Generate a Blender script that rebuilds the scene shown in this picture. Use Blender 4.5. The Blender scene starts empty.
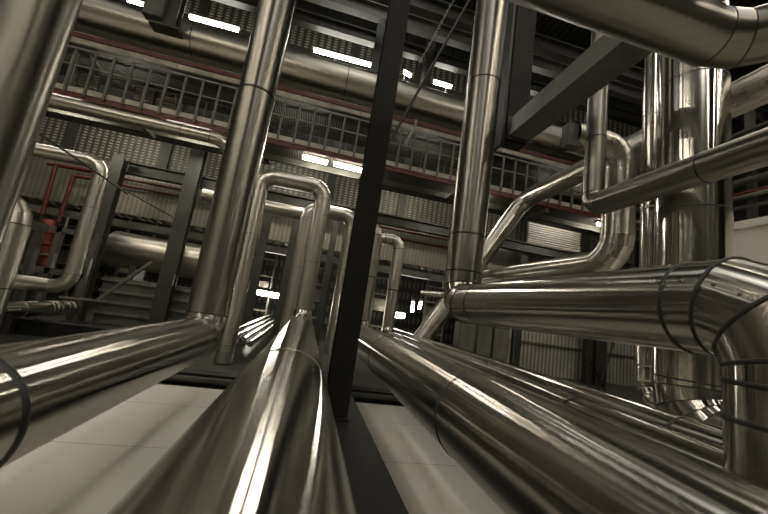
import bpy, bmesh, math, random
from mathutils import Vector, Matrix
random.seed(7)
C = bpy.context.scene.collection
EYE = 1.6                      # camera height; coordinates below are relative to the camera point, floor at z = -1.6
V = Vector

# ------------------------------------------------------------------ camera
CM = ((0.96603076, -0.21533691, 0.14287961), (0.17274312, 0.12684971, -0.97676454), (0.19220922, 0.96826606, 0.15973869))
F, CX, CY = 344.2755, 384.0, 257.0
cam = bpy.data.cameras.new('camera'); co = bpy.data.objects.new('camera', cam); C.objects.link(co)
cam.sensor_width = 36; cam.lens = 36 * F / 768; cam.clip_start = 0.02; cam.clip_end = 200
r_, d_, f_ = (V(x) for x in CM)
co.matrix_world = Matrix(((r_.x, -d_.x, -f_.x, 0), (r_.y, -d_.y, -f_.y, 0), (r_.z, -d_.z, -f_.z, EYE), (0, 0, 0, 1)))
bpy.context.scene.camera = co

def at(px, py, **k):
    """point seen at a pixel, on the plane X=, Y= or Z= (relative to the camera point)"""
    a, b = (px - CX) / F, (py - CY) / F
    d = r_ * a + d_ * b + f_
    ax, v = list(k.items())[0]
    return d * (v / d['XYZ'.index(ax)])

# ------------------------------------------------------------------ materials
def newmat(name):
    m = bpy.data.materials.new(name); m.use_nodes = True
    nt = m.node_tree; b = nt.nodes['Principled BSDF']
    return m, nt, b
def node(nt, t, **kw):
    n = nt.nodes.new(t)
    for k, v in kw.items(): setattr(n, k, v)
    return n
def steel(name, col, rough, aniso=0.7, wave=0.12, mottle=0.25):
    m, nt, b = newmat(name)
    b.inputs['Metallic'].default_value = 1
    uv = node(nt, 'ShaderNodeUVMap'); uv.uv_map = 'UVMap'
    tg = node(nt, 'ShaderNodeTangent', direction_type='UV_MAP'); tg.uv_map = 'UVMap'
    nt.links.new(tg.outputs[0], b.inputs['Tangent'])
    b.inputs['Anisotropic'].default_value = aniso
    b.inputs['Anisotropic Rotation'].default_value = ANI
    mp = node(nt, 'ShaderNodeMapping'); mp.inputs['Scale'].default_value = (34, 0.25, 1)
    nt.links.new(uv.outputs[0], mp.inputs[0])
    n1 = node(nt, 'ShaderNodeTexNoise'); n1.inputs['Scale'].default_value = 1; n1.inputs['Detail'].default_value = 5
    nt.links.new(mp.outputs[0], n1.inputs['Vector'])
    cl = node(nt, 'ShaderNodeTexNoise'); cl.inputs['Scale'].default_value = 5; cl.inputs['Detail'].default_value = 6
    tc = node(nt, 'ShaderNodeTexCoord'); nt.links.new(tc.outputs['Object'], cl.inputs['Vector'])
    mx = node(nt, 'ShaderNodeMath', operation='ADD'); nt.links.new(n1.outputs[0], mx.inputs[0])
    ml = node(nt, 'ShaderNodeMath', operation='MULTIPLY_ADD'); nt.links.new(cl.outputs[0], ml.inputs[0]); ml.inputs[1].default_value = 0.35; ml.inputs[2].default_value = 0.325
    nt.links.new(ml.outputs[0], mx.inputs[1])
    mr = node(nt, 'ShaderNodeMapRange'); nt.links.new(mx.outputs[0], mr.inputs[0])
    mr.inputs[1].default_value = 0.6; mr.inputs[2].default_value = 1.4
    mr.inputs[3].default_value = rough * (1 - mottle); mr.inputs[4].default_value = rough * (1 + mottle)
    nt.links.new(mr.outputs[0], b.inputs['Roughness'])
    cr = node(nt, 'ShaderNodeMapRange'); nt.links.new(mx.outputs[0], cr.inputs[0])
    cr.inputs[1].default_value = 0.6; cr.inputs[2].default_value = 1.4; cr.inputs[3].default_value = 0.8; cr.inputs[4].default_value = 1.1
    vm = node(nt, 'ShaderNodeVectorMath', operation='SCALE'); vm.inputs[0].default_value = col
    nt.links.new(cr.outputs[0], vm.inputs['Scale']); nt.links.new(vm.outputs[0], b.inputs['Base Color'])
    if wave:
        mp2 = node(nt, 'ShaderNodeMapping'); mp2.inputs['Scale'].default_value = (14, 0.03, 1)
        nt.links.new(uv.outputs[0], mp2.inputs[0])
        n2 = node(nt, 'ShaderNodeTexNoise'); n2.inputs['Scale'].default_value = 1; n2.inputs['Detail'].default_value = 1
        nt.links.new(mp2.outputs[0], n2.inputs['Vector'])
        bp = node(nt, 'ShaderNodeBump'); bp.inputs['Strength'].default_value = wave; bp.inputs['Distance'].default_value = 0.05
        nt.links.new(n2.outputs[0], bp.inputs['Height']); nt.links.new(bp.outputs[0], b.inputs['Normal'])
    return m
ANI = 0.25
def paint(name, col, rough=0.5, var=0.25, scale=3.0, metal=0.0):
    m, nt, b = newmat(name)
    b.inputs['Roughness'].default_value = rough; b.inputs['Metallic'].default_value = metal
    tc = node(nt, 'ShaderNodeTexCoord'); n = node(nt, 'ShaderNodeTexNoise'); n.inputs['Scale'].default_value = scale; n.inputs['Detail'].default_value = 5
    nt.links.new(tc.outputs['Object'], n.inputs['Vector'])
    mr = node(nt, 'ShaderNodeMapRange'); nt.links.new(n.outputs[0], mr.inputs[0])
    mr.inputs[1].default_value = 0.3; mr.inputs[2].default_value = 0.7
    mr.inputs[3].default_value = 1 - var; mr.inputs[4].default_value = 1 + var
    vm = node(nt, 'ShaderNodeVectorMath', operation='SCALE'); vm.inputs[0].default_value = col
    nt.links.new(mr.outputs[0], vm.inputs['Scale']); nt.links.new(vm.outputs[0], b.inputs['Base Color'])
    return m
def dim_spec(m, v):
    m.node_tree.nodes['Principled BSDF'].inputs['Specular IOR Level'].default_value = v; return m
def lamp(name, col, s):
    m, nt, b = newmat(name)
    b.inputs['Base Color'].default_value = (0.8, 0.8, 0.75, 1)
    b.inputs['Emission Color'].default_value = (*col, 1); b.inputs['Emission Strength'].default_value = s
    return m
def ribbed(name, c1, c2, axis, period, rough=0.45, bump=0.6, duty=0.5, cross=0.0):
    """corrugated or louvred sheet: ribs repeating along one object axis"""
    m, nt, b = newmat(name)
    b.inputs['Roughness'].default_value = rough; b.inputs['Metallic'].default_value = 0.35
    tc = node(nt, 'ShaderNodeTexCoord'); sp = node(nt, 'ShaderNodeSeparateXYZ'); nt.links.new(tc.outputs['Object'], sp.inputs[0])
    def tri(ax, per):
        a = node(nt, 'ShaderNodeMath', operation='DIVIDE'); nt.links.new(sp.outputs[ax], a.inputs[0]); a.inputs[1].default_value = per
        p = node(nt, 'ShaderNodeMath', operation='PINGPONG'); nt.links.new(a.outputs[0], p.inputs[0]); p.inputs[1].default_value = 0.5
        s = node(nt, 'ShaderNodeMapRange', interpolation_type='SMOOTHSTEP'); nt.links.new(p.outputs[0], s.inputs[0])
        s.inputs[1].default_value = duty * 0.5 - 0.12; s.inputs[2].default_value = duty * 0.5 + 0.12
        return s.outputs[0]
    h = tri(axis, period)
    if cross:
        h2 = tri('X' if axis == 'Z' else 'Z', cross)
        mm = node(nt, 'ShaderNodeMath', operation='MINIMUM'); nt.links.new(h, mm.inputs[0]); nt.links.new(h2, mm.inputs[1]); h = mm.outputs[0]
    mix = node(nt, 'ShaderNodeMix', data_type='RGBA'); nt.links.new(h, mix.inputs[0])
    mix.inputs[6].default_value = (*c2, 1); mix.inputs[7].default_value = (*c1, 1)
    n = node(nt, 'ShaderNodeTexNoise'); n.inputs['Scale'].default_value = 1.3; n.inputs['Detail'].default_value = 4
    nt.links.new(tc.outputs['Object'], n.inputs['Vector'])
    mr = node(nt, 'ShaderNodeMapRange'); nt.links.new(n.outputs[0], mr.inputs[0]); mr.inputs[3].default_value = 0.65; mr.inputs[4].default_value = 1.35
    vm = node(nt, 'ShaderNodeVectorMath', operation='SCALE'); nt.links.new(mix.outputs[2], vm.inputs[0]); nt.links.new(mr.outputs[0], vm.inputs['Scale'])
    nt.links.new(vm.outputs[0], b.inputs['Base Color'])
    bp = node(nt, 'ShaderNodeBump'); bp.inputs['Strength'].default_value = bump; bp.inputs['Distance'].default_value = 0.03
    nt.links.new(h, bp.inputs['Height']); nt.links.new(bp.outputs[0], b.inputs['Normal'])
    return m
def floormat():
    m, nt, b = newmat('floor_panels')
    tc = node(nt, 'ShaderNodeTexCoord')
    br = node(nt, 'ShaderNodeTexBrick', offset=0.0, squash=1.0)
    br.inputs['Scale'].default_value = 1; br.inputs['Mortar Size'].default_value = 0.004; br.inputs['Mortar Smooth'].default_value = 0.1
    br.inputs['Brick Width'].default_value = 5.2; br.inputs['Row Height'].default_value = 1.34
    br.inputs['Color1'].default_value = (0.74, 0.71, 0.64, 1); br.inputs['Color2'].default_value = (0.70, 0.67, 0.60, 1); br.inputs['Mortar'].default_value = (0.16, 0.15, 0.125, 1)
    mp = node(nt, 'ShaderNodeMapping'); mp.inputs['Location'].default_value = (-0.45, 0.05, 0)
    nt.links.new(tc.outputs['Object'], mp.inputs[0]); nt.links.new(mp.outputs[0], br.inputs['Vector'])
    n = node(nt, 'ShaderNodeTexNoise'); n.inputs['Scale'].default_value = 1.2; n.inputs['Detail'].default_value = 6
    nt.links.new(tc.outputs['Object'], n.inputs['Vector'])
    mr = node(nt, 'ShaderNodeMapRange'); nt.links.new(n.outputs[0], mr.inputs[0]); mr.inputs[3].default_value = 0.8; mr.inputs[4].default_value = 1.15
    vm = node(nt, 'ShaderNodeVectorMath', operation='SCALE'); nt.links.new(br.outputs[0], vm.inputs[0]); nt.links.new(mr.outputs[0], vm.inputs['Scale'])
    nt.links.new(vm.outputs[0], b.inputs['Base Color'])
    mr2 = node(nt, 'ShaderNodeMapRange'); nt.links.new(n.outputs[0], mr2.inputs[0]); mr2.inputs[3].default_value = 0.42; mr2.inputs[4].default_value = 0.62
    nt.links.new(mr2.outputs[0], b.inputs['Roughness'])
    return m
M = dict(
    steel=steel('brushed_steel', (0.43, 0.41, 0.37), 0.17, 1.0, 0.08),
    steel_smooth=steel('smooth_steel', (0.50, 0.48, 0.435), 0.12, 1.0, 0.03),
    steel_mid=steel('aged_steel', (0.46, 0.44, 0.39), 0.30, 0.9),
    satin=steel('satin_steel', (0.54, 0.515, 0.455), 0.34, 0.6, 0.03, 0.15),
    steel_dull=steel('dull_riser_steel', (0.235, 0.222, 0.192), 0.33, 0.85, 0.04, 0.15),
    steel_far=steel('far_steel', (0.52, 0.49, 0.42), 0.38, 0.6, 0.0),
    band=paint('band_steel', (0.008, 0.0075, 0.006), 0.5, 0.2, 8, 0.0),
    bandlight=paint('bright_band', (0.30, 0.28, 0.24), 0.3, 0.2, 8, 1.0),
    rivet=paint('rivet_metal', (0.12, 0.11, 0.1), 0.3, 0.1, 8, 1.0),
    dark=paint('dark_olive_paint', (0.040, 0.040, 0.030), 0.5),
    dark2=paint('black_paint', (0.010, 0.010, 0.008), 0.6),
    darker=dim_spec(paint('near_black_paint', (0.015, 0.015, 0.012), 0.7), 0.15),
    grey=paint('grey_paint', (0.085, 0.082, 0.068), 0.5),
    mid=paint('zinc_paint', (0.22, 0.21, 0.175), 0.42, 0.25, 3, 0.5),
    cream=paint('cream_paint', (0.34, 0.31, 0.25), 0.55, .3, 2),
    red=paint('red_oxide_paint', (0.075, 0.012, 0.007), 0.5),
    redb=paint('fire_red_paint', (0.16, 0.022, 0.012), 0.5),
    white=paint('pale_cabin_paint', (0.60, 0.57, 0.50), 0.6, 0.06),
    louvre=ribbed('louvre_sheet', (0.36, 0.34, 0.28), (0.09, 0.085, 0.068), 'Z', 0.11, cross=0.22),
    mesh=ribbed('pale_grid_sheet', (0.52, 0.49, 0.39), (0.07, 0.065, 0.05), 'Z', 0.13, cross=0.3),
    clad=ribbed('cladding_sheet', (0.23, 0.215, 0.175), (0.175, 0.163, 0.13), 'X', 0.16, bump=0.2),
    cladlight=ribbed('pale_cladding_sheet', (0.62, 0.59, 0.50), (0.30, 0.28, 0.24), 'X', 0.18, bump=0.3),
    clutter=ribbed('dark_ribbed_sheet', (0.10, 0.095, 0.07), (0.02, 0.02, 0.016), 'X', 0.35, cross=0.9),
    roof=ribbed('roof_deck', (0.06, 0.058, 0.048), (0.02, 0.02, 0.016), 'X', 0.3),
    grating=ribbed('walkway_grating', (0.16, 0.15, 0.12), (0.01, 0.01, 0.01), 'X', 0.08, cross=0),
    floor=floormat(),
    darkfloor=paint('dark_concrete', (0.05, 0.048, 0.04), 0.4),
    tube=lamp('lamp_tube', (1.0, 0.93, 0.80), 110),
    hall=lamp('added_hall_lamp', (1.0, 0.92, 0.79), 45),
    fill_sky=lamp('added_skylight_glow', (1.0, 0.97, 0.92), 5.0),
    bay=lamp('added_bay_glow', (1.0, 0.92, 0.78), 14),
    wash=lamp('added_wash_tube', (1.0, 0.94, 0.82), 28),
    strip=lamp('strip_lamp', (1.0, 0.95, 0.86), 70),
)

# ------------------------------------------------------------------ building helpers
def finish(name, bm, mat, base, parent=None, smooth=False):
    me = bpy.data.meshes.new(name)
    bmesh.ops.translate(bm, verts=bm.verts, vec=-V(base))
    bm.to_mesh(me); bm.free(); me.materials.append(M[mat])
    o = bpy.data.objects.new(name, me); C.objects.link(o)
    if parent: o.parent = parent
    else: o.location = V(base) + V((0, 0, EYE))
    return o
def tag(o, label, cat, group=None):
    o['label'] = label; o['category'] = cat
    if group: o['group'] = group
    return o
def structure(name, bm, mat, base=(0, 0, -EYE), label=None):
    o = finish(name, bm, mat, base); o['kind'] = 'structure'
    if label: o['label'] = label
    return o
class Thing:
    def __init__(s, name, label, cat, base, group=None):
        s.base = V(base); s.root = bpy.data.objects.new(name, None); s.root.empty_display_size = 0.1
        C.objects.link(s.root); s.root.location = s.base + V((0, 0, EYE)); tag(s.root, label, cat, group)
    def part(s, name, bm, mat, parent=None, label=None):
        o = finish(name, bm, mat, s.base, parent or s.root)
        if label: o['label'] = label
        return o
def BM():
    bm = bmesh.new(); bm.loops.layers.uv.new('UVMap'); return bm
def box(bm, x0, x1, y0, y1, z0, z1, bev=0.0):
    g = bmesh.ops.create_cube(bm, size=1, matrix=Matrix.Translation(((x0+x1)/2, (y0+y1)/2, (z0+z1)/2)) @ Matrix.Diagonal((abs(x1-x0), abs(y1-y0), abs(z1-z0), 1)))
    if bev:
        es = {e for v in g['verts'] for e in v.link_edges}
        bmesh.ops.bevel(bm, geom=list(es), offset=bev, segments=2, affect='EDGES', profile=0.5)
    return bm
def bx(*a, **k): return box(BM(), *a, **k)
def frame_for(d):
    d = d.normalized()
    up = V((0, 0, 1)) if abs(d.z) < 0.9 else V((0, 1, 0))
    u = d.cross(up).normalized(); v = u.cross(d).normalized()
    return u, v
def sweep(bm, pts, rad, seg=48, caps=False, sharp=True, uv0=0.0):
    """round tube along a polyline with exact mitres; UV u runs round the tube, v along it"""
    uvl = bm.loops.layers.uv.verify()
    pts = [V(p) for p in pts]; n = len(pts)
    if not hasattr(rad, '__len__'): rad = [rad] * n
    ds = [(pts[i+1] - pts[i]).normalized() for i in range(n-1)]
    u, v = frame_for(ds[0]); rings = []; L = uv0; ls = []
    for i in range(n):
        if i: L += (pts[i] - pts[i-1]).length
        if 0 < i < n-1:
            nrm = (ds[i-1] + ds[i]).normalized(); dp = ds[i-1]
        else: nrm = ds[0] if i == 0 else ds[-1]; dp = nrm
        ring = []
        for k in range(seg):
            a = 2*math.pi*k/seg; off = (u*math.cos(a) + v*math.sin(a)) * rad[i]
            t = -off.dot(nrm) / dp.dot(nrm)
            ring.append(bm.verts.new(pts[i] + off + dp*t))
        rings.append(ring); ls.append(L)
        if 0 < i < n-1:
            q = ds[i-1].rotation_difference(ds[i]); u = q @ u; v = q @ v
    for i in range(n-1):
        for k in range(seg):
            k2 = (k+1) % seg
            f = bm.faces.new((rings[i][k], rings[i][k2], rings[i+1][k2], rings[i+1][k])); f.smooth = True
            for lp, (uu, vv) in zip(f.loops, ((k, ls[i]), (k+1, ls[i]), (k+1, ls[i+1]), (k, ls[i+1]))): lp[uvl].uv = (uu/seg, vv)
    if sharp:
        for i in range(1, n-1):
            for k in range(seg):
                e = bm.edges.get((rings[i][k], rings[i][(k+1) % seg]))
                if e: e.smooth = False
    if caps:
        for r, fl in ((rings[0], True), (rings[-1], False)):
            f = bm.faces.new(r[::-1] if fl else r)
            for e in f.edges: e.smooth = False
    bmesh.ops.recalc_face_normals(bm, faces=bm.faces[:])
    return bm
def bar(bm, a, b, w, h=None):
    """rectangular bar between two points"""
    a, b = V(a), V(b); h = h or w; d = (b-a).normalized(); u, v = frame_for(d)
    vs = [bm.verts.new(p + u*sx*w/2 + v*sy*h/2) for p in (a, b) for sx, sy in ((-1,-1),(1,-1),(1,1),(-1,1))]
    for q in ((3,2,1,0),(4,5,6,7),(0,1,5,4),(1,2,6,5),(2,3,7,6),(3,0,4,7)): bm.faces.new([vs[i] for i in q])
    return bm
def hprofile(bm, a, b, w, d, face, tf=0.03, tw=0.02):
    """H section from a to b; flanges w wide, d deep along the direction 'face'"""
    a, b = V(a), V(b); ax = (b-a).normalized(); fd = V(face).normalized(); sd = ax.cross(fd).normalized()
    prof = [(-w/2,-d/2),(w/2,-d/2),(w/2,-d/2+tf),(tw/2,-d/2+tf),(tw/2,d/2-tf),(w/2,d/2-tf),(w/2,d/2),(-w/2,d/2),(-w/2,d/2-tf),(-tw/2,d/2-tf),(-tw/2,-d/2+tf),(-w/2,-d/2+tf)]
    A = [bm.verts.new(a + sd*x + fd*y) for x, y in prof]; B = [bm.verts.new(b + sd*x + fd*y) for x, y in prof]
    n = len(prof)
    for i in range(n): bm.faces.new((A[i], A[(i+1)%n], B[(i+1)%n], B[i]))
    for r in (A[::-1], B):
        bm.faces.new(r)
    bmesh.ops.recalc_face_normals(bm, faces=bm.faces[:])
    return bm
def ringband(p, d, r, w=0.03, t=0.012, seg=48):
    d = V(d).normalized(); p = V(p); bm = BM()
    sweep(bm, [p-d*w/2, p-d*w/2, p-d*w*.25, p+d*w*.25, p+d*w/2, p+d*w/2][1:5], [r*0.999, r+t, r+t, r*0.999], seg, sharp=False)
    return bm
def mitre_ring(p, n, dprev, r, t, seg=48):
    """dark bead lying in a mitre plane: torus-like loop around the tube"""
    bm = BM(); p = V(p); n = V(n).normalized(); dp = V(dprev).normalized(); u, v = frame_for(dp)
    loop = []
    for k in range(seg):
        a = 2*math.pi*k/seg; off = (u*math.cos(a)+v*math.sin(a))*r
        loop.append(p + off + dp*(-off.dot(n)/dp.dot(n)))
    m = 8; rings = []
    for k in range(seg):
        tang = (loop[(k+1)%seg]-loop[k-1]).normalized(); out = (loop[k]-p).normalized(); b2 = tang.cross(out).normalized()
        rings.append([bm.verts.new(loop[k] + (out*math.cos(2*math.pi*j/m)*0.55 + b2*math.sin(2*math.pi*j/m))*t) for j in range(m)])
    for k in range(seg):
        for j in range(m):
            f = bm.faces.new((rings[k][j], rings[(k+1)%seg][j], rings[(k+1)%seg][(j+1)%m], rings[k][(j+1)%m])); f.smooth = True
    bmesh.ops.recalc_face_normals(bm, faces=bm.faces[:])
    return bm

def pipe(name, label, corners, r, bend=0.4, gores=4, seams=(), mat='steel', band='band', bw=0.02, bt=0.006, seg=48, beads=False, bead_t=0.008,
         group=None, cat='pipe', caps=True, cuts=None, section='pipe_section'):
    """insulated pipe: straight cladding sections, gored elbows and joint bands.
    seams: list of (leg index, distance from the leg's first corner)"""
    P = [V(c) for c in corners]; n = len(P)
    R = list(r) if hasattr(r, '__len__') else [r]*(n-1)
    B = list(bend) if hasattr(bend, '__len__') else [bend]*(n-2)
    T = Thing(name, label, cat, P[0], group)
    MT = list(mat) if isinstance(mat, (list, tuple)) else [mat]*(n-1)
    MT += [MT[-1]]*(n-1-len(MT))
    D = [(P[i+1]-P[i]).normalized() for i in range(n-1)]
    trim = [0.0]*n; 
    for i in range(1, n-1):
        ang = D[i-1].angle(D[i]); trim[i] = B[i-1]*math.tan(ang/2)
    for i in range(n-1):
        a = P[i] + D[i]*(trim[i]); b = P[i+1] - D[i]*(trim[i+1])
        st = sorted(s for k, s in seams if k == i)
        cut = [a] + [P[i] + D[i]*s for s in st if (s > trim[i]+.02 and s < (P[i+1]-P[i]).length-trim[i+1]-.02)] + [b]
        for j in range(len(cut)-1):
            if (cut[j+1]-cut[j]).length < 1e-3: continue
            bm = BM(); sweep(bm, [cut[j], cut[j+1]], R[i], seg, caps=False)
            if caps and i == 0 and j == 0: bm.free(); bm = BM(); sweep(bm, [cut[j], cut[j]+D[i]*1e-3, cut[j+1]], R[i], seg, caps=True)
            elif caps and i == n-2 and j == len(cut)-2: bm.free(); bm = BM(); sweep(bm, [cut[j], cut[j+1]], R[i], seg, caps=True)
            T.part(section, bm, MT[i])
        for c in cut[1:-1]: T.part('joint_band', ringband(c, D[i], R[i], bw, bt, seg), band)
    for i in range(1, n-1):
        ang = D[i-1].angle(D[i]); g = gores; b0 = B[i-1]
        axis = D[i-1].cross(D[i]).normalized()
        cen = P[i] - D[i-1]*trim[i] + (axis.cross(D[i-1])).normalized()*b0
        start = P[i] - D[i-1]*trim[i] - cen
        pts = [Matrix.Rotation(ang*k/g, 3, axis) @ start + cen for k in range(g+1)]
        tan = [Matrix.Rotation(ang*k/g, 3, axis) @ D[i-1] for k in range(g+1)]
        poly = [pts[0]-D[i-1]*.004] + pts + [pts[-1]+D[i]*.004]
        rr = [R[i-1]] + [R[i-1] + (R[i]-R[i-1])*k/g for k in range(g+1)] + [R[i]]
        rr = [x*1.004 for x in rr]
        bm = BM(); sweep(bm, poly, rr, seg)
        el = T.part('elbow', bm, MT[i-1])
        ks = range(g+1) if beads else (0, g)
        for k in ks:
            # mitre planes
            dprev = D[i-1] if k == 0 else (pts[k]-pts[k-1]).normalized()
            dnext = D[i] if k == g else (pts[k+1]-pts[k]).normalized()
            T.part('seam_bead', mitre_ring(pts[k], dprev+dnext, dprev, rr[k+1], bead_t, seg), band, el)
    return T

# ================================================================== THE SETTING
# floor: pale panels in front, dark slab beyond the cross girder
bm = bx(-16, 18, -12, 6.3, -1.7, -1.6); structure('floor', bm, 'floor', (0, 0, -1.6), 'pale panelled floor between the pipe runs')
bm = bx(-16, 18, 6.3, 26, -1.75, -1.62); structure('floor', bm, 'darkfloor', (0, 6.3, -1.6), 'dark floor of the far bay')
structure('ceiling', bx(-16, 18, -12, 26, 13.6, 13.8), 'roof', (0, 0, 13.6))
structure('wall_left', bx(-16.2, -16, -12, 26, -1.7, 13.8), 'clad', (-16, 0, -1.6))
structure('wall_right', bx(18, 18.2, -12, 26, -1.7, 13.8), 'clutter', (18, 0, -1.6))
structure('wall_front', bx(-16, 18, -12.2, -12, -1.7, 13.8), 'clutter', (0, -12, -1.6))
structure('wall_back', bx(-16, 18, 26, 26.2, -1.7, 13.8), 'clutter', (0, 26, -1.6))

# partition above the far bay: cladding, louvres and upper grid between posts, at 14 m
WY = 14.0
xs = [-15.5, -12.4, -9.3, -6.15, -3.1, 0.1, 3.2, 6.3, 9.4, 12.5, 15.6]
pw = Thing('partition_wall', 'olive cladding and louvre wall behind the walkway', 'wall', (0, WY, 2.1))
pw.root['kind'] = 'structure'
for i in range(len(xs)-1):
    a, b = xs[i]+.16, xs[i+1]-.16
    pw.part('cladding_panel', bx(a-.16, b+.16, WY, WY+.1, 2.15, 4.06), 'clad')
    pw.part('louvre_panel', bx(a, b, WY-.05, WY+.05, 4.05, 6.3), 'louvre')
    pw.part('louvre_panel', bx(a, b, WY-.05, WY+.05, 6.5, 9.9), 'clutter')
    pw.part('grid_panel', bx(a, b, WY-.05, WY+.05, 10.6, 12.1), 'mesh')
    pw.part('wall_post', bx(xs[i]-.17, xs[i]+.17, WY-.16, WY+.2, 3.9, 13.6), 'dark')
pw.part('wall_rail', bx(-16, 18, WY-.12, WY+.2, 6.28, 6.5), 'dark')
pw.part('wall_rail', bx(-16, 18, WY-.12, WY+.2, 9.9, 10.6), 'dark')
pw.part('wall_rail', bx(-16, 18, WY-.2, WY+.2, 12.1, 12.2), 'red')
pw.part('wall_rail', bx(-16, 18, WY-.2, WY+.2, 12.2, 13.6), 'dark')

# ================================================================== BIG STEEL PIPES
YB = -5.0
# left floor pipe turning up into the riser behind it
pipe('steel_pipe', 'large brushed steel pipe low on the left that turns up into a tall riser',
     [(-1.5, YB, -.765), (-1.5, 6.02, -.765), (-1.5, 6.02, 12)], [.31, .305], bend=.34, gores=3,
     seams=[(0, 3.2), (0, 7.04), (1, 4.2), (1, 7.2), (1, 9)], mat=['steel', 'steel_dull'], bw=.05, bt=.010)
# centre floor pipe, turning into the right leg of the expansion loop
lx, ly = -.10, 8.6
pipe('steel_pipe', 'large mirror-bright steel pipe running straight away from the camera at the centre bottom',
     [(-.06, YB, -.63), (-.06, ly, -.63), (-.06, ly, 2.895), (-1.60, ly, 2.895), (-1.60, ly, -1.60)], [.30, .20, .20, .19], bend=[.42, .33, .33], gores=4,
     seams=[(0, 7.5), (1, 1.6), (3, 1.5), (3, 4.1), (3, 4.25)], mat=['steel_smooth', 'satin'], band='bandlight', bw=.02, bt=.004, beads=True, bead_t=.006)
# right front floor pipe
pipe('steel_pipe', 'large brushed steel pipe crossing the bottom right corner, nearest the camera',
     [(1.26, YB, -.61), (1.26, 8.0, -.61), (1.26, 8.0, 1.98), (.86, 8.0, 1.98), (.86, 8.0, -1.3)], [.30, .19, .17, .17], bend=[.36, .19, .19], gores=3,
     seams=[(0, 3.5), (0, 7.3), (0, 9.93), (1, 1.4)], mat=['steel', 'satin'], bw=.02, bt=.005)
# second floor pipe
pipe('steel_pipe', 'steel pipe lying between the nearest right pipe and the thin bright pipe behind it',
     [(2.5, YB, -.76), (2.5, 10.4, -.76), (2.5, 10.4, 2.30), (1.75, 10.4, 2.30), (1.75, 10.4, -1)], [.275, .18, .17, .17], bend=[.36, .25, .25], gores=3,
     seams=[(0, 7.75), (0, 9.0), (1, 1.5)], mat=['steel', 'satin'], bw=.035, bt=.006)
pipe('steel_pipe', 'bright steel pipe furthest back of the three low on the right, passing behind the elbow',
     [(3.3, -3, -.75), (3.3, 13.5, -.75)], .25, seams=[(0, 5.47), (0, 8.5), (0, 12)], mat='steel_smooth', bw=.035, bt=.006)

# right waist-high pipe with big bolted elbow in front and mitred riser behind
hp = pipe('steel_pipe', 'large steel pipe at right with bolted elbow, black joint bands and tall riser',
     [(2.5, 1.31, -1.3), (2.5, 1.31, .335), (2.5, 5.47, .335), (2.5, 5.47, 13)], [.30, .30, .305], bend=[.302, .302], gores=2,
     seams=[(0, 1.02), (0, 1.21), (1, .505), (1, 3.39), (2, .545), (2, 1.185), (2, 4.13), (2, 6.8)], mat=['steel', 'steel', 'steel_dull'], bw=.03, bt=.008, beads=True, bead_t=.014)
# rivets of the big elbow
for (yy, aa) in ((1.84, 155), (1.70, 155), (1.80, 160)):
    a = math.radians(aa); p = V((2.5 + .305*math.cos(a), yy, .335 + .305*math.sin(a)))
    bm = BM(); bmesh.ops.create_uvsphere(bm, u_segments=10, v_segments=6, radius=.011, matrix=Matrix.Translation(p)); hp.part('rivet', bm, 'rivet')
cen = V((2.5, 1.64, .005))
for th in (16, 34, 58, 76):
    t = math.radians(th)
    mid = cen + V((0, -math.sin(t), math.cos(t)))*(.33*(.924 if 0 else .96)); rad = V((0, -math.sin(t), math.cos(t)))
    p = mid + (V((-1, 0, 0))*math.cos(math.radians(24)) + rad*math.sin(math.radians(24)))*.302
    bm = BM(); bmesh.ops.create_uvsphere(bm, u_segments=10, v_segments=6, radius=.011, matrix=Matrix.Translation(p)); hp.part('rivet', bm, 'rivet')
for zz in (-.07, -.16):
    a = math.radians(205); p = V((2.5 + .303*math.cos(a), 1.31 + .303*math.sin(a), zz))
    bm = BM(); bmesh.ops.create_uvsphere(bm, u_segments=10, v_segments=6, radius=.010, matrix=Matrix.Translation(p)); hp.part('rivet', bm, 'rivet')

# tall pipe on the far left
pipe('steel_riser', 'tall wide steel riser leaning along the left edge of the view',
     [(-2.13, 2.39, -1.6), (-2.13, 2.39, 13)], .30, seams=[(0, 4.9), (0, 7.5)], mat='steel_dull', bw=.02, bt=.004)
# overhead cross pipe with elbow, upper right
pipe('overhead_pipe', 'thick steel pipe overhead in the upper right corner bending towards the camera',
     [(-1.2, 2.21, 5.4), (-1.2, 2.21, 2.97), (3.72, 2.21, 2.97), (3.72, -3, 2.97)], .24, bend=[.3, .5], gores=3,
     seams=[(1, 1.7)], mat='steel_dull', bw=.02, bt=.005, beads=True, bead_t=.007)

# sloping side: pipe parallel to the floor pipes with end elbow, far right
pipe('steel_pipe', 'dull steel pipe on the right turning up beside the ribbed elbow',
     [(4.3, -4, 2.24), (4.3, 4.68, 2.24), (4.3, 4.68, 12)], [.19, .155], bend=.2, gores=4,
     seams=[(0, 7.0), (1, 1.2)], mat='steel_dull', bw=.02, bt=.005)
# S run with gored elbow
pipe('steel_pipe', 'steel pipe with a wide ribbed elbow rising at the right of centre',
     [(5.44, 13.2, 1.55), (5.44, 5.3, 1.55), (5.44, 5.3, 3.80), (4.3, 5.3, 3.80)], .28, bend=[.50, .44], gores=5,
     seams=[(0, 4.5), (1, 1.3)], mat='steel_mid', band='bandlight', bw=.02, bt=.004, beads=True, bead_t=.006)
# long pipe with diagonal drop
pipe('steel_pipe', 'steel pipe that slopes steeply down to the left behind the tall riser',
     [(6.25, -1, 4.28), (6.25, 9.6, 4.28), (2.9, 9.6, -1.3)], [.275, .27], bend=.42, gores=2,
     seams=[(0, 5.5), (1, 2.4), (1, 4.6)], mat='steel_mid', band='bandlight', bw=.02, bt=.004)
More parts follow.
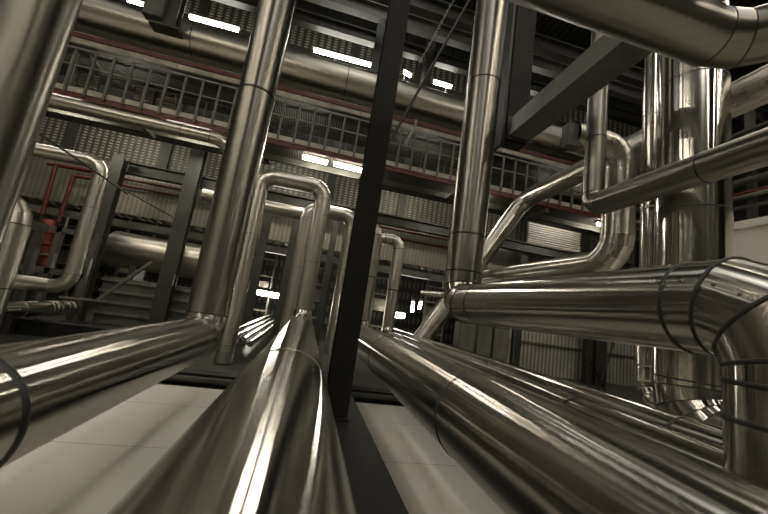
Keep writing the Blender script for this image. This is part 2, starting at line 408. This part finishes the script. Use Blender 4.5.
# thick duct riser and thin riser
pipe('steel_duct', 'thickest vertical steel duct at right standing behind the horizontal pipe',
     [(5.06, 3.72, 13), (5.06, 3.72, -.92), (5.06, -1.5, -.92)], .42, bend=.55, gores=4,
     seams=[(0, 9.0), (0, 11.0), (0, 13.28)], mat='steel_smooth', band='band', bw=.02, bt=.004, beads=True, bead_t=.008, cat='duct')
pipe('steel_riser', 'thin bright vertical pipe just left of the thickest duct',
     [(5.33, 4.6, 13), (5.33, 4.6, -.75), (5.33, .5, -.75)], .11, bend=.3, gores=4,
     seams=[(0, 8.9), (0, 10.6), (0, 13.22)], mat='steel_smooth', band='bandlight', bw=.02, bt=.008, beads=True, bead_t=.005)
pipe('steel_pipe', 'short horizontal steel stub ending left of the mitred riser foot',
     [at(421, 293, Y=7.6), at(421, 293, Y=7.6)+V((1.6, -1.0, .05))], .075, mat='steel_smooth')

# ------------------------------------------------------------------ middle distance loops
pipe('steel_loop', 'dull steel pipe loop standing behind the bright centre loop, left leg showing',
     [(-.40, 9.9, -1.3), (-.40, 9.9, 2.64), (.90, 9.9, 2.64), (.90, 9.9, -1.3)], .215, bend=.3, gores=4,
     seams=[(0, 2.2), (2, 1.6)], mat='satin', band='bandlight', bw=.02, bt=.004, cat='pipe')
pipe('steel_pipe', 'grey horizontal pipe seen through the opening of the centre loop',
     [(-3.6, 11, 2.72), (-.35, 11, 2.72)], .20, mat='satin', seams=[(0, 1.5)])
pipe('steel_loop', 'steel loop at far left whose foot runs out of the left edge',
     [(-9, 8.2, 2.28), (-4.73, 8.2, 2.28), (-4.73, 8.2, -.42), (-9, 8.2, -.42)], .14, bend=.30, gores=5,
     seams=[(0, 2.1), (1, 1.0), (2, 1.9)], mat='satin', band='bandlight', bw=.02, bt=.004, cat='pipe')
pipe('steel_pipe', 'wide pipe bend at the left edge in front of the far left loop',
     [(-8, 7.0, .90), (-5.17, 7.0, .90), (-5.17, 7.0, -1.6)], .29, bend=.33, gores=4, mat='satin', seams=[(1, 1.4)])
lp = pipe('steel_pipe', 'short steel pipe with ribbed coupling rings low at the left edge',
     [(-5.9, 5.5, -1.02), (-5.9, 10.7, -1.02)], .17, mat='steel_smooth', seams=[(0, 3.4), (0, 4.2), (0, 4.35), (0, 4.5), (0, 4.75), (0, 4.95)], band='bandlight', bw=.05, bt=.015)
for i, (x, z, r, w) in enumerate([(-1.66, -.96, .085, 'uppermost'), (-1.52, -1.06, .085, 'second'), (-1.34, -1.12, .085, 'third'), (-1.16, -1.18, .08, 'lowest')]):
    pipe('thin_pipe', '%s of the four thin bright pipes running away between the left risers' % w,
         [(x, 9.0, z), (x, 22, z)], r, mat='steel_smooth', seams=[(0, 3+i*.4)], seg=24, group='thin floor pipes between the risers')

# tank behind the left columns
tk = Thing('storage_tank', 'horizontal steel tank with rounded end behind the left columns', 'tank', (-5, 13.15, -.1))
bm = BM(); z0, rr = .84, .60
sweep(bm, [(-6.9, 13.28, z0), (-6.86, 13.28, z0), (-6.78, 13.28, z0), (-6.66, 13.28, z0), (-2.6, 13.28, z0), (-2.45, 13.28, z0)], [.05, .36, .5, rr, rr, .3], 48, caps=True, sharp=False)
tk.part('tank_shell', bm, 'steel_far')
tk.part('cradle', bx(-5.9, -5.7, 12.9, 13.6, -.1, .5), 'dark'); tk.part('cradle', bx(-3.4, -3.2, 12.9, 13.6, -.1, .5), 'dark')
eh = Thing('equipment_housing', 'dark banded metal equipment housing below the horizontal tank', 'machine', (-4, 13.2, -1.6))
eh.part('housing_body', bx(-6.5, -2.4, 12.8, 13.5, -1.62, -.1, bev=.03), 'grey')
for z in (-1.3, -.95, -.6, -.25): eh.part('housing_rail', bx(-6.52, -2.38, 12.74, 12.8, z, z+.09), 'mid')

# ================================================================== STEELWORK
# girder on the floor and black column on it
g = Thing('floor_girder', 'black steel girder lying along the floor between the centre and right pipes', 'girder', (.466, -4, -1.6))
g.part('girder_web', hprofile(BM(), (.466, -4, -1.355), (.466, 6.2, -1.355), .62, .49, (0, 0, 1), .035, .03), 'dark2')
c = Thing('steel_column', 'near black steel column standing on the floor girder at the centre', 'column', (.464, 3.72, -1.11))
c.part('column_shaft', hprofile(BM(), (.464, 3.72, -1.08), (.464, 3.72, 13), .235, .24, (0, 1, 0), .02, .014), 'darker')
c.part('base_plate', bx(.33, .60, 3.58, 3.86, -1.109, -1.08), 'dark2')
for sx in (.36, .57):
    bm = BM(); sweep(bm, [(sx, 3.61, -1.085), (sx, 3.61, -1.04)], .016, 6, caps=True); c.part('bolt', bm, 'dark2')
# cross girders low behind
g = Thing('cross_girder', 'dark floor girder crossing behind the pipes at the end of the pale floor', 'girder', (0, 6.6, -1.6))
g.part('girder_web', hprofile(BM(), (-9, 6.6, -1.52), (8.8, 6.6, -1.52), .3, .20, (0, 0, 1), .03, .03), 'dark2')
g.part('edge_pipe', sweep(BM(), [(-9, 6.38, -1.50), (8.8, 6.38, -1.50)], .05, 16), 'dark')
g = Thing('cross_girder', 'dark girder low on the left beneath the ringed pipe', 'girder', (-7, 9.6, -1.6))
g.part('girder_web', bx(-12, -3.2, 9.4, 9.7, -1.62, -1.28, bev=.01), 'dark2')

# diagonal-looking overhead beam and hanging post on the right
b = Thing('overhead_beam', 'olive box beam overhead at right running away from the camera', 'beam', (3.44, 5.7, 3.7))
b.part('beam_box', bx(3.20, 3.66, -3, 5.62, 3.70, 4.06, bev=.008), 'grey')
b.part('end_plate', bx(3.17, 3.69, 5.62, 5.65, 3.66, 4.10), 'dark')
c = Thing('hanging_post', 'dark vertical post hanging beside the tall riser above the box beam', 'post', (3.36, 5.85, 3.5))
c.part('post_shaft', bx(3.17, 3.62, 5.68, 5.95, 3.62, 13, bev=.006), 'darker')
c.part('post_flange', bx(3.10, 3.17, 5.72, 6.1, 3.55, 13), 'dark2')
h = Thing('pipe_hanger', 'dark strap and box bracket hanging left of the dull riser', 'bracket', at(570, 150, Y=5.2))
p0 = at(571, 148, Y=5.2); h.part('bracket_box', bx(p0.x-.14, p0.x+.14, 5.1, 5.3, p0.z, p0.z+.45, bev=.01), 'grey')
h.part('strap', bar(BM(), (p0.x+.12, 5.15, p0.z+.05), (p0.x+.50, 5.15, p0.z+1.2), .16, .05), 'dark')

# portal frame of the middle-left
for lab, x, yy, w in (('dark column behind the far left loop', -6.70, 12.35, .34), ('dark column left of the tall riser', -4.47, 12.35, .44)):
    c = Thing('steel_column', lab, 'column', (x, yy, -1.6))
    c.part('column_shaft', hprofile(BM(), (x, yy, -1.6), (x, yy, 3.8 if x < -6 else 5.0), w, .3, (0, 1, 0), .03, .02), 'dark')
    c.part('base_plate', bx(x-.25, x+.25, yy-.25, yy+.25, -1.62, -1.57), 'dark')
g = Thing('wall_girder', 'long dark girder crossing behind the loops below the louvre panels', 'girder', (0, 12.9, 3.2))
g.part('girder_web', hprofile(BM(), (-6.85, 12.9, 3.60), (14, 12.9, 3.60), .3, .40, (0, 0, 1), .04, .03), 'dark')
for lab, px, py, w in (('slim dark column seen between the bright loop and the black column', 327, 275, .22), ('dark column seen under the bright loop', 282, 300, .26),
                      ('slim dark column behind the thin pipes', 251, 300, .26),
                      ('dark column under the waist-high pipe right of centre', 587, 360, .24), ('dark column behind the slatted panel', 605, 210, .5), ('dark column between riser and slatted panel', 524, 240, .3)):
    p = at(px, py, Y=12.3)
    c = Thing('steel_column', lab, 'column', (p.x, 12.3, -1.6))
    c.part('column_shaft', hprofile(BM(), (p.x, 12.3, -1.6), (p.x, 12.3, 3.1), w, .25, (0, 1, 0), .025, .02), 'dark')
    c.part('base_plate', bx(p.x-.2, p.x+.2, 12.1, 12.5, -1.62, -1.58), 'dark')
t = Thing('strut_bracket', 'light grey angled strut bracket beside the far left loop', 'bracket', at(85, 297, Y=10))
t.part('strut', bar(BM(), at(98, 300, Y=10), at(152, 262, Y=10), .11, .06), 'mid')
t.part('plate', bar(BM(), at(62, 297, Y=10), at(103, 301, Y=10), .2, .05), 'mid')

# ------------------------------------------------------------------ walkway
wk = Thing('walkway', 'elevated steel walkway with cream edge boards and railing crossing the whole hall', 'walkway', (0, 10, 4.5))
X0, X1 = -12, 14
wk.part('deck', bx(X0, X1, 10.02, 11.2, 4.50, 4.56), 'grating')
wk.part('kick_board', bx(X0, X1, 9.98, 10.02, 4.53, 4.67), 'cream')
wk.part('edge_beam', bx(X0, X1, 10.0, 10.12, 4.38, 4.53), 'red', label='red oxide edge beam')
wk.part('edge_beam', bx(X0, X1, 11.1, 11.2, 4.30, 4.52), 'dark')
wk.part('kick_board', bx(X0, X1, 11.18, 11.2, 4.56, 4.70), 'mid')
bm = BM(); sweep(bm, [(X0, 9.98, 5.76), (X1, 9.98, 5.76)], .03, 12); wk.part('handrail', bm, 'mid')
bm = BM(); sweep(bm, [(X0, 9.98, 5.28), (X1, 9.98, 5.28)], .02, 12); wk.part('mid_rail', bm, 'mid')
bm = BM(); sweep(bm, [(X0, 11.2, 5.76), (X1, 11.2, 5.76)], .03, 12); wk.part('handrail', bm, 'grey')
x = -8.9; k = 0
while x < 10.5:
    bm = BM(); box(bm, x-.03, x+.03, 9.93, 9.98, 4.46, 5.75); wk.part('baluster', bm, 'grey'); x += .452; k += 1
x = -8.7
while x < 10:
    wk.part('rear_baluster', bx(x-.02, x+.02, 11.18, 11.22, 4.5, 5.75), 'grey'); x += .904
for x in [-8.5, -5.4, -2.2, 1.0, 4.2, 7.4]:
    wk.part('bracket', bx(x-.06, x+.06, 10.02, 11.2, 4.18, 4.32), 'dark')
# upper crossing ledge
lg = Thing('ledge_beam', 'cream panelled ledge with red oxide top edge below the long overhead pipe', 'beam', (0, 10.2, 6))
x = -12; 
while x < 14:
    lg.part('ledge_panel', bx(x+.008, x+.892, 10.20, 10.26, 6.05, 6.20), 'cream'); x += .9
lg.part('ledge_edge', bx(-12, 14, 10.16, 10.3, 6.20, 6.33), 'red')
lg.part('ledge_backing', bx(-12, 14, 10.26, 10.9, 6.06, 6.3), 'dark')
lg.part('grating_strip', bx(-12, 14, 10.9, 12.4, 6.1, 6.16), 'grating')
pipe('overhead_main', 'very long fat steel pipe crossing the hall above the walkway',
     [(-13, 10.75, 7.37), (15, 10.75, 7.37)], .56, seams=[(0, 4), (0, 8.3), (0, 13), (0, 17.5), (0, 21)], mat='steel_far', band='grey', bw=.03, bt=.004)
pipe('steel_pipe', 'long slim steel pipe running just under the walkway',
     [(-13, 9.6, 3.98), (-3.0, 9.6, 3.98), (-3.0, 12.5, 3.98)], .165, bend=.3, seams=[(0, 6), (0, 9)], mat='steel_far', band='grey')
for i, (x0, w) in enumerate([(-13, 11.0), (1.3, 11)]):
    tag(finish('cable_tray', bx(x0, x0+w, 11.25, 11.6, 4.3, 4.4), 'dark', (x0, 11.4, 4.3)), ('dark cable tray behind the walkway left of the bright centre loop', 'dark cable tray behind the walkway right of the black column')[i], 'tray')

# roof girders above
for (lab, y, z, h, m) in (('lowest dark roof girder above the overhead main', 11.6, 10.0, .45, 'dark'), ('upper dark roof girder near the top edge', 10.6, 10.2, .5, 'grey'), ('highest dark roof girder touching the top edge', 9.2, 9.6, .5, 'dark')):
    g = Thing('roof_girder', lab, 'girder', (0, y, z))
    g.part('girder_web', hprofile(BM(), (-14, y, z), (16, y, z), .3, h, (0, 0, 1), .04, .03), m)
for (x, w, t) in ((-5.1, .36, 'upper left'), (0.9, .3, 'upper centre'), (2.9, .3, 'upper middle right'), (5.9, .4, 'upper right')):
    c = Thing('hanger_post', 'dark vertical hanger post at the %s of the roof steelwork' % t, 'post', (x, 10.1, 7))
    c.part('post_shaft', hprofile(BM(), (x, 9.9 if t == 'upper left' else 11.5, 6.95 if t == 'upper left' else 8.3), (x, 9.9 if t == 'upper left' else 11.5, 13.4), w, .3, (0, 1, 0), .03, .02), 'dark')
    if t == 'upper left':
        c.part('junction_box', bx(x-.62, x-.12, 9.6, 9.9, 7.05, 8.6, bev=.02), 'grey')
        c.part('foot_plate', bx(x-.45, x+.3, 9.7, 10.1, 6.9, 6.97), 'dark')
# brace rods
bm = BM(); sweep(bm, [at(384, 152, Y=6.4), at(474, -8, Y=6.4)], .028, 10, caps=True)
tag(finish('brace_rod', bm, 'dark2', at(384, 152, Y=6.4)), 'long black diagonal brace rod between the black column and the tall riser', 'rod')
a, b_ = at(418, 66, Y=6.6), at(457, -6, Y=6.6)
ch = Thing('chain', 'thin steel chain hanging diagonally above the walkway', 'chain', a)
d = (b_-a); nl = 26
for i in range(nl):
    p, q = a + d*(i/nl), a + d*((i+1.25)/nl)
    u, v = frame_for(d); s = u if i % 2 else v; m = (p+q)/2; dd = (q-p)/2
    pts = [m + dd*math.cos(t)*1.0 + s*math.sin(t)*.022 for t in [2*math.pi*j/10 for j in range(11)]]
    bm = BM(); sweep(bm, pts, .007, 6, sharp=False); ch.part('chain_link', bm, 'mid')
for lab, p, q in (('thin dark cable slanting across the far left loop', at(36, 131, Y=7.5), at(128, 194, Y=7.5)), ('thin dark cable across the louvres beside the left column', at(128, 192, Y=12), at(182, 222, Y=12)),
                  ('black sloping rod below the waist-high pipe', at(614, 340, Y=11), at(600, 388, Y=11)), ('black rod leaning against the column below the waist-high pipe', at(590, 362, Y=11), at(605, 390, Y=11))):
    bm = BM(); sweep(bm, [p, q], .02 if 'cable' in lab else .035, 8, caps=True); tag(finish('cable' if 'cable' in lab else 'brace_rod', bm, 'dark2', p), lab, 'cable' if 'cable' in lab else 'rod')
# small elbow valve handle on the walkway
bm = BM(); sweep(bm, [at(416, 120, Y=9.8), at(415, 128, Y=9.8), at(408, 138, Y=9.8), at(405, 146, Y=9.8)], .05, 10, caps=True)
tag(finish('lever_arm', bm, 'mid', at(405, 146, Y=9.8)), 'small bright bent lever on the walkway railing right of the black column', 'lever')
# ladder frame at left of the walkway
ld = Thing('access_gate', 'pale leaning gate frame on the walkway at upper left', 'gate', at(70, 84, Y=10.5))
ld.part('gate_post', bar(BM(), at(67, 86, Y=10.6), at(81, 43, Y=10.6), .16, .08), 'mid')
ld.part('gate_arm', bar(BM(), at(80, 43, Y=10.6), at(101, 68, Y=10.6), .13, .06), 'mid')

for lab, px, py, n, w_ in (('pale slatted vent with a red edge behind the walkway railing', 146, 88, 9, .32), ('small pale slatted vent behind the railing near the upper left', 88, 82, 6, .3), ('small round-cornered pale vent behind the railing', 170, 103, 4, .25)):
    p = at(px, py, Y=11.9); vt = Thing('vent_grille', lab, 'vent', p)
    vt.part('frame', bx(p.x-w_, p.x+w_, 11.92, 12.0, p.z-n*.06, p.z+n*.06), 'redb' if 'red' in lab else 'mid')
    for i in range(n): vt.part('slat', bx(p.x-w_*.8, p.x+w_*.9, 11.86, 11.92, p.z+(i-n/2)*.11+.02, p.z+(i-n/2)*.11+.085), 'white')
    vt.part('stem', bx(p.x-.03, p.x+.03, 11.93, 11.99, p.z+n*.06, 6.1), 'dark')
# ------------------------------------------------------------------ red sprinkler pipes and valve
for lab, pts in (('upper thin red pipe along the cladding left', [(-9.6, 13.75, 3.42), (-4.9, 13.75, 3.42)]),
                 ('lower thin red pipe along the cladding left', [(-7.3, 13.75, 3.17), (-4.9, 13.75, 3.17)]),
                 ('upper thin red pipe along the cladding right of the black column', [(1.9, 13.75, 3.5), (6.5, 13.75, 3.5)]),
                 ('lower thin red pipe along the cladding right of the black column', [(1.9, 13.75, 3.15), (6.5, 13.75, 3.15)]),
                 ('red drop pipe with elbow nearest the left edge', [at(95, 174, Y=13.1)+V((0, 0, .1)), at(56, 165, Y=13.1), at(42, 214, Y=13.1)]),
                 ('red drop pipe with elbow inside the far left loop', [at(96, 179, Y=13.0), at(74, 176, Y=13.0), at(58, 222, Y=13.0)])):
    bm = BM(); sweep(bm, pts, .05 if 'drop' not in lab else .06, 12, caps=True); tag(finish('sprinkler_pipe', bm, 'red', pts[0]), lab, 'pipe')
vv = Thing('fire_valve', 'red fire valve assembly seen between the left loop legs', 'valve', at(43, 268, Y=12))
a, b_ = at(42, 270, Y=12), at(49, 220, Y=12); d = b_-a
bm = BM(); sweep(bm, [a, a+d*.25, a+d*.3, a+d*.45, a+d*.5, a+d*.72, a+d*.76, b_], [.06, .09, .14, .14, .10, .14, .18, .15], 20, caps=True); vv.part('valve_body', bm, 'redb')
for t_ in (.30, .52, .76):
    bm = BM(); p = a+d*t_; sweep(bm, [p-d.normalized()*.03, p+d.normalized()*.03], .19, 20, caps=True); vv.part('flange', bm, 'redb' if t_ > .4 else 'mid')
bm = BM(); p = a+d*.62; sweep(bm, [p+V((0, -.32, 0)), p+V((0, -.28, 0))], .14, 16, caps=True); vv.part('hand_wheel', bm, 'mid')
bm = BM(); sweep(bm, [V((a.x, a.y, -1.62)), a+V((0, 0, .02))], .05, 12, caps=True); vv.part('stand_pipe', bm, 'dark')
for lab, p, q, w in (('pale upright conduit right of the red fire valve', at(50, 278, Y=11.5), at(58, 236, Y=11.5), .06), ):
    p = V((p.x, p.y, -1.6)) if 0 else p
    q2 = p + (q-p)*2.2; bm = BM(); sweep(bm, [V((p.x, p.y, -1.62)), p, V((p.x, p.y, q.z+.6))], w/2, 12, caps=True)
    tag(finish('conduit', bm, 'mid', V((p.x, p.y, -1.62))), lab, 'conduit')
sf = Thing('support_frame', 'grey pipe support frame with cross bars inside the far left loop', 'frame', at(20, 266, Y=11))
p, q = at(-20, 258, Y=11), at(84, 278, Y=11); sf.part('cross_bar', bx(p.x, q.x, 10.94, 11.06, at(44, 270, Y=11).z-.08, at(44, 270, Y=11).z+.08), 'grey')
z_ = at(60, 230, Y=11).z; sf.part('cross_bar', bx(p.x, q.x, 10.94, 11.06, z_-.07, z_+.07), 'grey')
for x_ in (p.x, (p.x+q.x)/2+.35, q.x): sf.part('frame_post', bx(x_-.06, x_+.06, 10.94, 11.06, -1.62, z_+.07), 'grey')
sf = Thing('support_frame', 'dark pipe support bar crossing the wide bend at the left edge', 'frame', at(22, 224, Y=9.3))
p, q = at(-40, 206, Y=9.3), at(44, 231, Y=9.3); z_ = at(22, 224, Y=9.3).z; sf.part('cross_bar', bx(p.x, q.x, 9.2, 9.4, z_-.1, z_+.1), 'dark')
for x_ in (p.x, q.x-.08): sf.part('frame_post', bx(x_-.06, x_+.06, 9.22, 9.38, -1.62, z_), 'dark')

# corrugated pale flashing at the foot of the cladding
fl = BM(); n = 260; uvl = fl.loops.layers.uv.verify(); prev = None
for i in range(n+1):
    x = -13 + 26*i/n; yo = .09*math.sin(i*1.9)
    a = fl.verts.new((x, 13.55+yo, 2.12)); b_ = fl.verts.new((x+.1, 13.75+yo, 2.02))
    c_ = fl.verts.new((x, 13.57+yo, 2.13)); 
    if prev: fl.faces.new((prev[0], a, b_, prev[1])); fl.faces.new((prev[1], b_, c_, prev[2]))
    prev = (a, b_, c_)
tag(finish('corrugated_flashing', fl, 'bandlight', (0, 13.6, 2.0)), 'bright wavy corrugated strip along the bottom of the cladding wall', 'flashing')
tag(finish('lintel_beam', bx(-13, 14, 13.3, 13.6, 1.62, 1.86), 'grey', (0, 13.4, 1.6)), 'grey lintel beam under the wavy corrugated strip', 'beam')

# slatted bright panel behind right of centre
sl = Thing('slatted_panel', 'brightly lit slatted panel between the dark columns right of centre', 'panel', at(556, 250, Y=13.0))
a = at(532, 205, Y=13.0); b_ = at(578, 250, Y=13.0)
sl.part('panel_sheet', bx(a.x, b_.x+.15, 13.19, 13.24, b_.z-.25, a.z+.1), 'mid')
z = b_.z-.25
while z < a.z+.1:
    sl.part('slat', bx(a.x, b_.x+.15, 13.07, 13.19, z, z+.05), 'white'); z += .1

# lower wall on the far right below the pipe
lw = Thing('partition_wall', 'pale ribbed wall below the waist-high pipe', 'wall', (10, 13.2, -1.6))
lw.root['kind'] = 'structure'
lw.part('cladding_panel', bx(7.6, 17, 13.2, 13.3, -1.6, 1.0), 'cladlight')
lw.part('cladding_rail', bx(7.6, 17, 13.1, 13.2, -.35, -.28), 'mid')
# cabinets under the pipe
for i, lab in enumerate(('leftmost grey cabinet under the waist-high pipe', 'middle grey cabinet under the waist-high pipe', 'right grey cabinet under the waist-high pipe')):
    x = 5.15 + i*.62 + .4*(i > 0)*0
    cb = Thing('control_cabinet', lab, 'cabinet', (x, 11, -1.6))
    cb.part('cabinet_body', bx(x, x+.56, 11, 11.5, -1.6, .1, bev=.01), 'dark'); cb.part('cabinet_door', bx(x+.02, x+.54, 10.97, 11, -1.55, .06, bev=.005), 'mid')
# pale site cabin at right
cbn = Thing('site_cabin', 'pale cream cabin wall at the right edge behind the duct', 'cabin', (11, 4, -1.6))
cbn.part('cabin_wall', bx(9, 13, 0, 6.5, -1.6, 2.95), 'white'); cbn.part('roof_trim', bx(8.93, 13.1, -.1, 6.6, 2.95, 3.12), 'white')
# cluttered pipework above the cabin
pr = Thing('pipe_rack', 'dark rack of small pipes above the pale cabin', 'rack', (11, 6, 4))
for i in range(7):
    z = 3.9 + i*.34; bm = BM(); sweep(bm, [(10.2+.1*(i % 2), -1, z), (10.2+.1*(i % 2), 9.2, z)], .05+.02*(i % 3), 12); pr.part('rack_pipe', bm, 'mid' if i % 2 else 'dark')
for y in (.5, 2.2, 4, 6.2): pr.part('rack_post', bx(10.4, 10.55, y, y+.15, 3.12, 7), 'dark')
bm = BM(); sweep(bm, [(9.9, -1, 4.15), (9.9, 9.2, 4.15)], .04, 12); pr.part('rack_pipe', bm, 'red', label='red pipe')
# far bay clutter: pipes & racks seen beneath the cladding
for i, x in enumerate([-13.5, -11.6, -8.6, -2.6, .2, 1.9, 4.1, 7.2, 9.6, 12]):
    w = ['leftmost', 'second', 'third', 'fourth', 'fifth', 'sixth', 'seventh', 'eighth', 'ninth', 'rightmost'][i]
    c = Thing('storage_rack', '%s of the dim storage racks in the far bay' % w, 'rack', (x, 19, -1.6), 'racks in the far bay')
    for xx in (x-.6, x+.6): c.part('rack_post', bx(xx-.05, xx+.05, 19, 19.1, -1.6, 2.9), 'grey')
    for z in (-.8, .1, 1.0, 1.9): c.part('shelf', bx(x-.6, x+.6, 18.95, 19.4, z, z+.06), 'mid')
    c.part('stacked_load', bx(x-.5, x+.45, 19.05, 19.35, .16, .75), ('mid', 'grey', 'cream')[i % 3])

# ================================================================== LAMPS
def batten(lab, a, b, w, mat='tube', group=None, hang=13.6):
    """fluorescent fitting: housing above a glowing tube, from a to b"""
    a, b = V(a), V(b); t = Thing('fluorescent_lamp', lab, 'lamp', (a+b)/2, group)
    d = (b-a).normalized()
    t.part('housing', bar(BM(), a-d*.05+V((0, .03, w*.9)), b+d*.05+V((0, .03, w*.9)), w*1.3, w*.6), 'grey')
    bm = BM(); sweep(bm, [a, b], w/2, 12, caps=True); t.part('lamp_tube', bm, mat)
    if hang:
        for p in (a, b): t.part('hanger_rod', bar(BM(), p+V((0, 0, w)), V((p.x, p.y, hang)), .02), 'dark')
    return t
batten('left of the two glowing tubes under the walkway', at(303, 157, Y=10.5), at(327, 163, Y=10.5), .13, 'tube', hang=4.5)
batten('right of the two glowing tubes under the walkway', at(334, 164, Y=10.5), at(363, 171, Y=10.5), .13, 'tube', hang=4.5)
for lab, x0, x1 in (('glowing tube under the walkway masked by the slim pipe, left of the tall riser', -4.8, -3.7), ('glowing tube under the walkway near the left edge, masked by the slim pipe', -8.2, -7.1),
                    ('added tube under the walkway behind the ribbed elbow pipe, lighting the slatted panel', 9.9, 10.9),  # extra tube, added to light the slatted panel
                    ('added unseen tube under the walkway behind the tall riser of the waist-high pipe', 4.5, 5.35)):  # unseen tube, added for reflections in the right-hand pipes
    batten(lab, (x0, 10.5, 4.36), (x1, 10.5, 4.36), .12, 'tube', hang=4.5)
batten('glowing tube in the far bay left of the centre loop', at(256, 292, Y=18), at(279, 296, Y=18), .24, 'tube')
batten('small glowing lamp in the far bay right of the black column', at(396, 315, Y=18), at(404, 316, Y=18), .28, 'tube')
for lab, p, q in (('left small lit lamp in the far bay beside the diagonal pipe', (413, 302), (412, 312)), ('right small lit lamp in the far bay beside the diagonal pipe', (421, 302), (419, 309))):
    batten(lab, at(*p, Y=18), at(*q, Y=18), .16, 'strip')
for lab, p, q, yy in (('long bright strip lamp above the overhead main, right of the left hanger post', (190, 17), (238, 30), 12.2),
                      ('long bright strip lamp above the overhead main, left of the black column', (314, 50), (381, 68), 12.2),
                      ('bright strip lamp at the top left of the roof steelwork', (128, 1), (157, 9), 12.2),
                      ('bright strip lamp just right of the black column, above the overhead main', (404, 72), (411, 76), 12.2),
                      ('added short strip lamp behind the diagonal brace rod, for reflections in the low right pipe', (434, 82), (451, 87), 12.2)):  # extra lamp over pale shapes, added to streak the low right pipe
    batten(lab, at(*p, Y=yy), at(*q, Y=yy), .14, 'strip')
for lab, x0, x1 in (('added strip lamp in line with the roof row, hidden by the hanging post', 6.85, 7.85), ('added strip lamp in line with the roof row, out of view past the left edge', -12.4, -10)):  # unseen strips added for their reflections in the pipes
    batten(lab, (x0, 12.2, 9.2), (x1, 12.2, 9.2), .14, 'strip')
for lab, x0, x1 in (('added wall-washing tube hidden behind the walkway, lighting the slatted panel', 8.9, 11.0), ('added wall-washing tube hidden behind the walkway right of the black column', 2.2, 4.0),  # hidden tubes added to brighten the louvre wall and slatted panel
                    ('added wall-washing tube hidden behind the walkway above the centre loop', -2.4, -.6), ('added wall-washing tube hidden behind the walkway at the left', -8.0, -6.2)):
    batten(lab, (x0, 12.35, 5.0), (x1, 12.35, 5.0), .12, 'wash')
# unseen hall lamps added overhead to light the hall and streak the pipes
k = 0
for x, nm in ((-10, 'leftmost'), (-6.9, 'second'), (-4.2, 'third'), (4.35, 'fourth'), (7.2, 'fifth'), (9.6, 'rightmost')):
    for y, ny in ((-5.2, 'rear'), (-1.0, 'middle'), (2.4, 'front')):
        t = Thing('added_hall_lamp', 'added hall lamp overhead out of view, %s fitting of the %s row' % (ny, nm), 'lamp', (x, y, 8.6), 'added overhead hall lamps')
        t.part('housing', bx(x-.14, x+.14, y-1.7, y+1.7, 8.66, 8.80), 'grey')
        t.part('diffuser', bx(x-.10, x+.10, y-1.6, y+1.6, 8.60, 8.66), 'hall')
        for yy in (y-1.4, y+1.4): t.part('hanger_rod', bx(x-.02, x+.02, yy-.02, yy+.02, 8.86, 13.6), 'dark')

for x, nm, hw in ((-12, 'leftmost', .4), (.4, 'centre', 1.3), (12, 'rightmost', .4)):  # unseen glowing roof strips, added as soft fill for the hall
    t = Thing('added_skylight', 'added glowing strip in the roof out of view, the %s of the three' % nm, 'skylight', (x, -1, 13.5), 'added roof light strips')
    t.part('glow_panel', bx(x-hw, x+hw, -11, 9, 13.50, 13.56), 'fill_sky')
    for y in range(-11, 10, 2): t.part('glow_panel_bar', bx(x-hw, x+hw, y-.04, y+.04, 13.42, 13.50), 'grey')
for x, nm in ((-11, 'leftmost'), (-6.5, 'left'), (-2, 'centre left'), (2.5, 'centre right'), (7, 'right'), (11.5, 'rightmost')):  # lamps added out of sight behind the cladding to lift the far bay
    for y, ny in ((16.5, 'front'), (21, 'rear')):
        t = Thing('added_bay_lamp', 'added hidden lamp over the far bay, %s of the %s row' % (nm, ny), 'lamp', (x, y, 4.6), 'added far bay lamps')
        t.part('housing', bx(x-.8, x+.8, y-.2, y+.2, 4.66, 4.80), 'grey'); t.part('diffuser', bx(x-.75, x+.75, y-.16, y+.16, 4.60, 4.66), 'bay')
        t.part('hanger_rod', bx(x-.02, x+.02, y-.02, y+.02, 4.8, 13.6), 'dark')
# ================================================================== WORLD + VIEW
w = bpy.data.worlds.new('world'); bpy.context.scene.world = w; w.use_nodes = True
w.node_tree.nodes['Background'].inputs[0].default_value = (0.75, 0.72, 0.6, 1); w.node_tree.nodes['Background'].inputs[1].default_value = 0.12
vs = bpy.context.scene.view_settings
vs.view_transform = 'Standard'; vs.look = 'None'; vs.exposure = -0.5; vs.gamma = 1; vs.use_curve_mapping = False
bpy.context.scene.cycles.max_bounces = 6
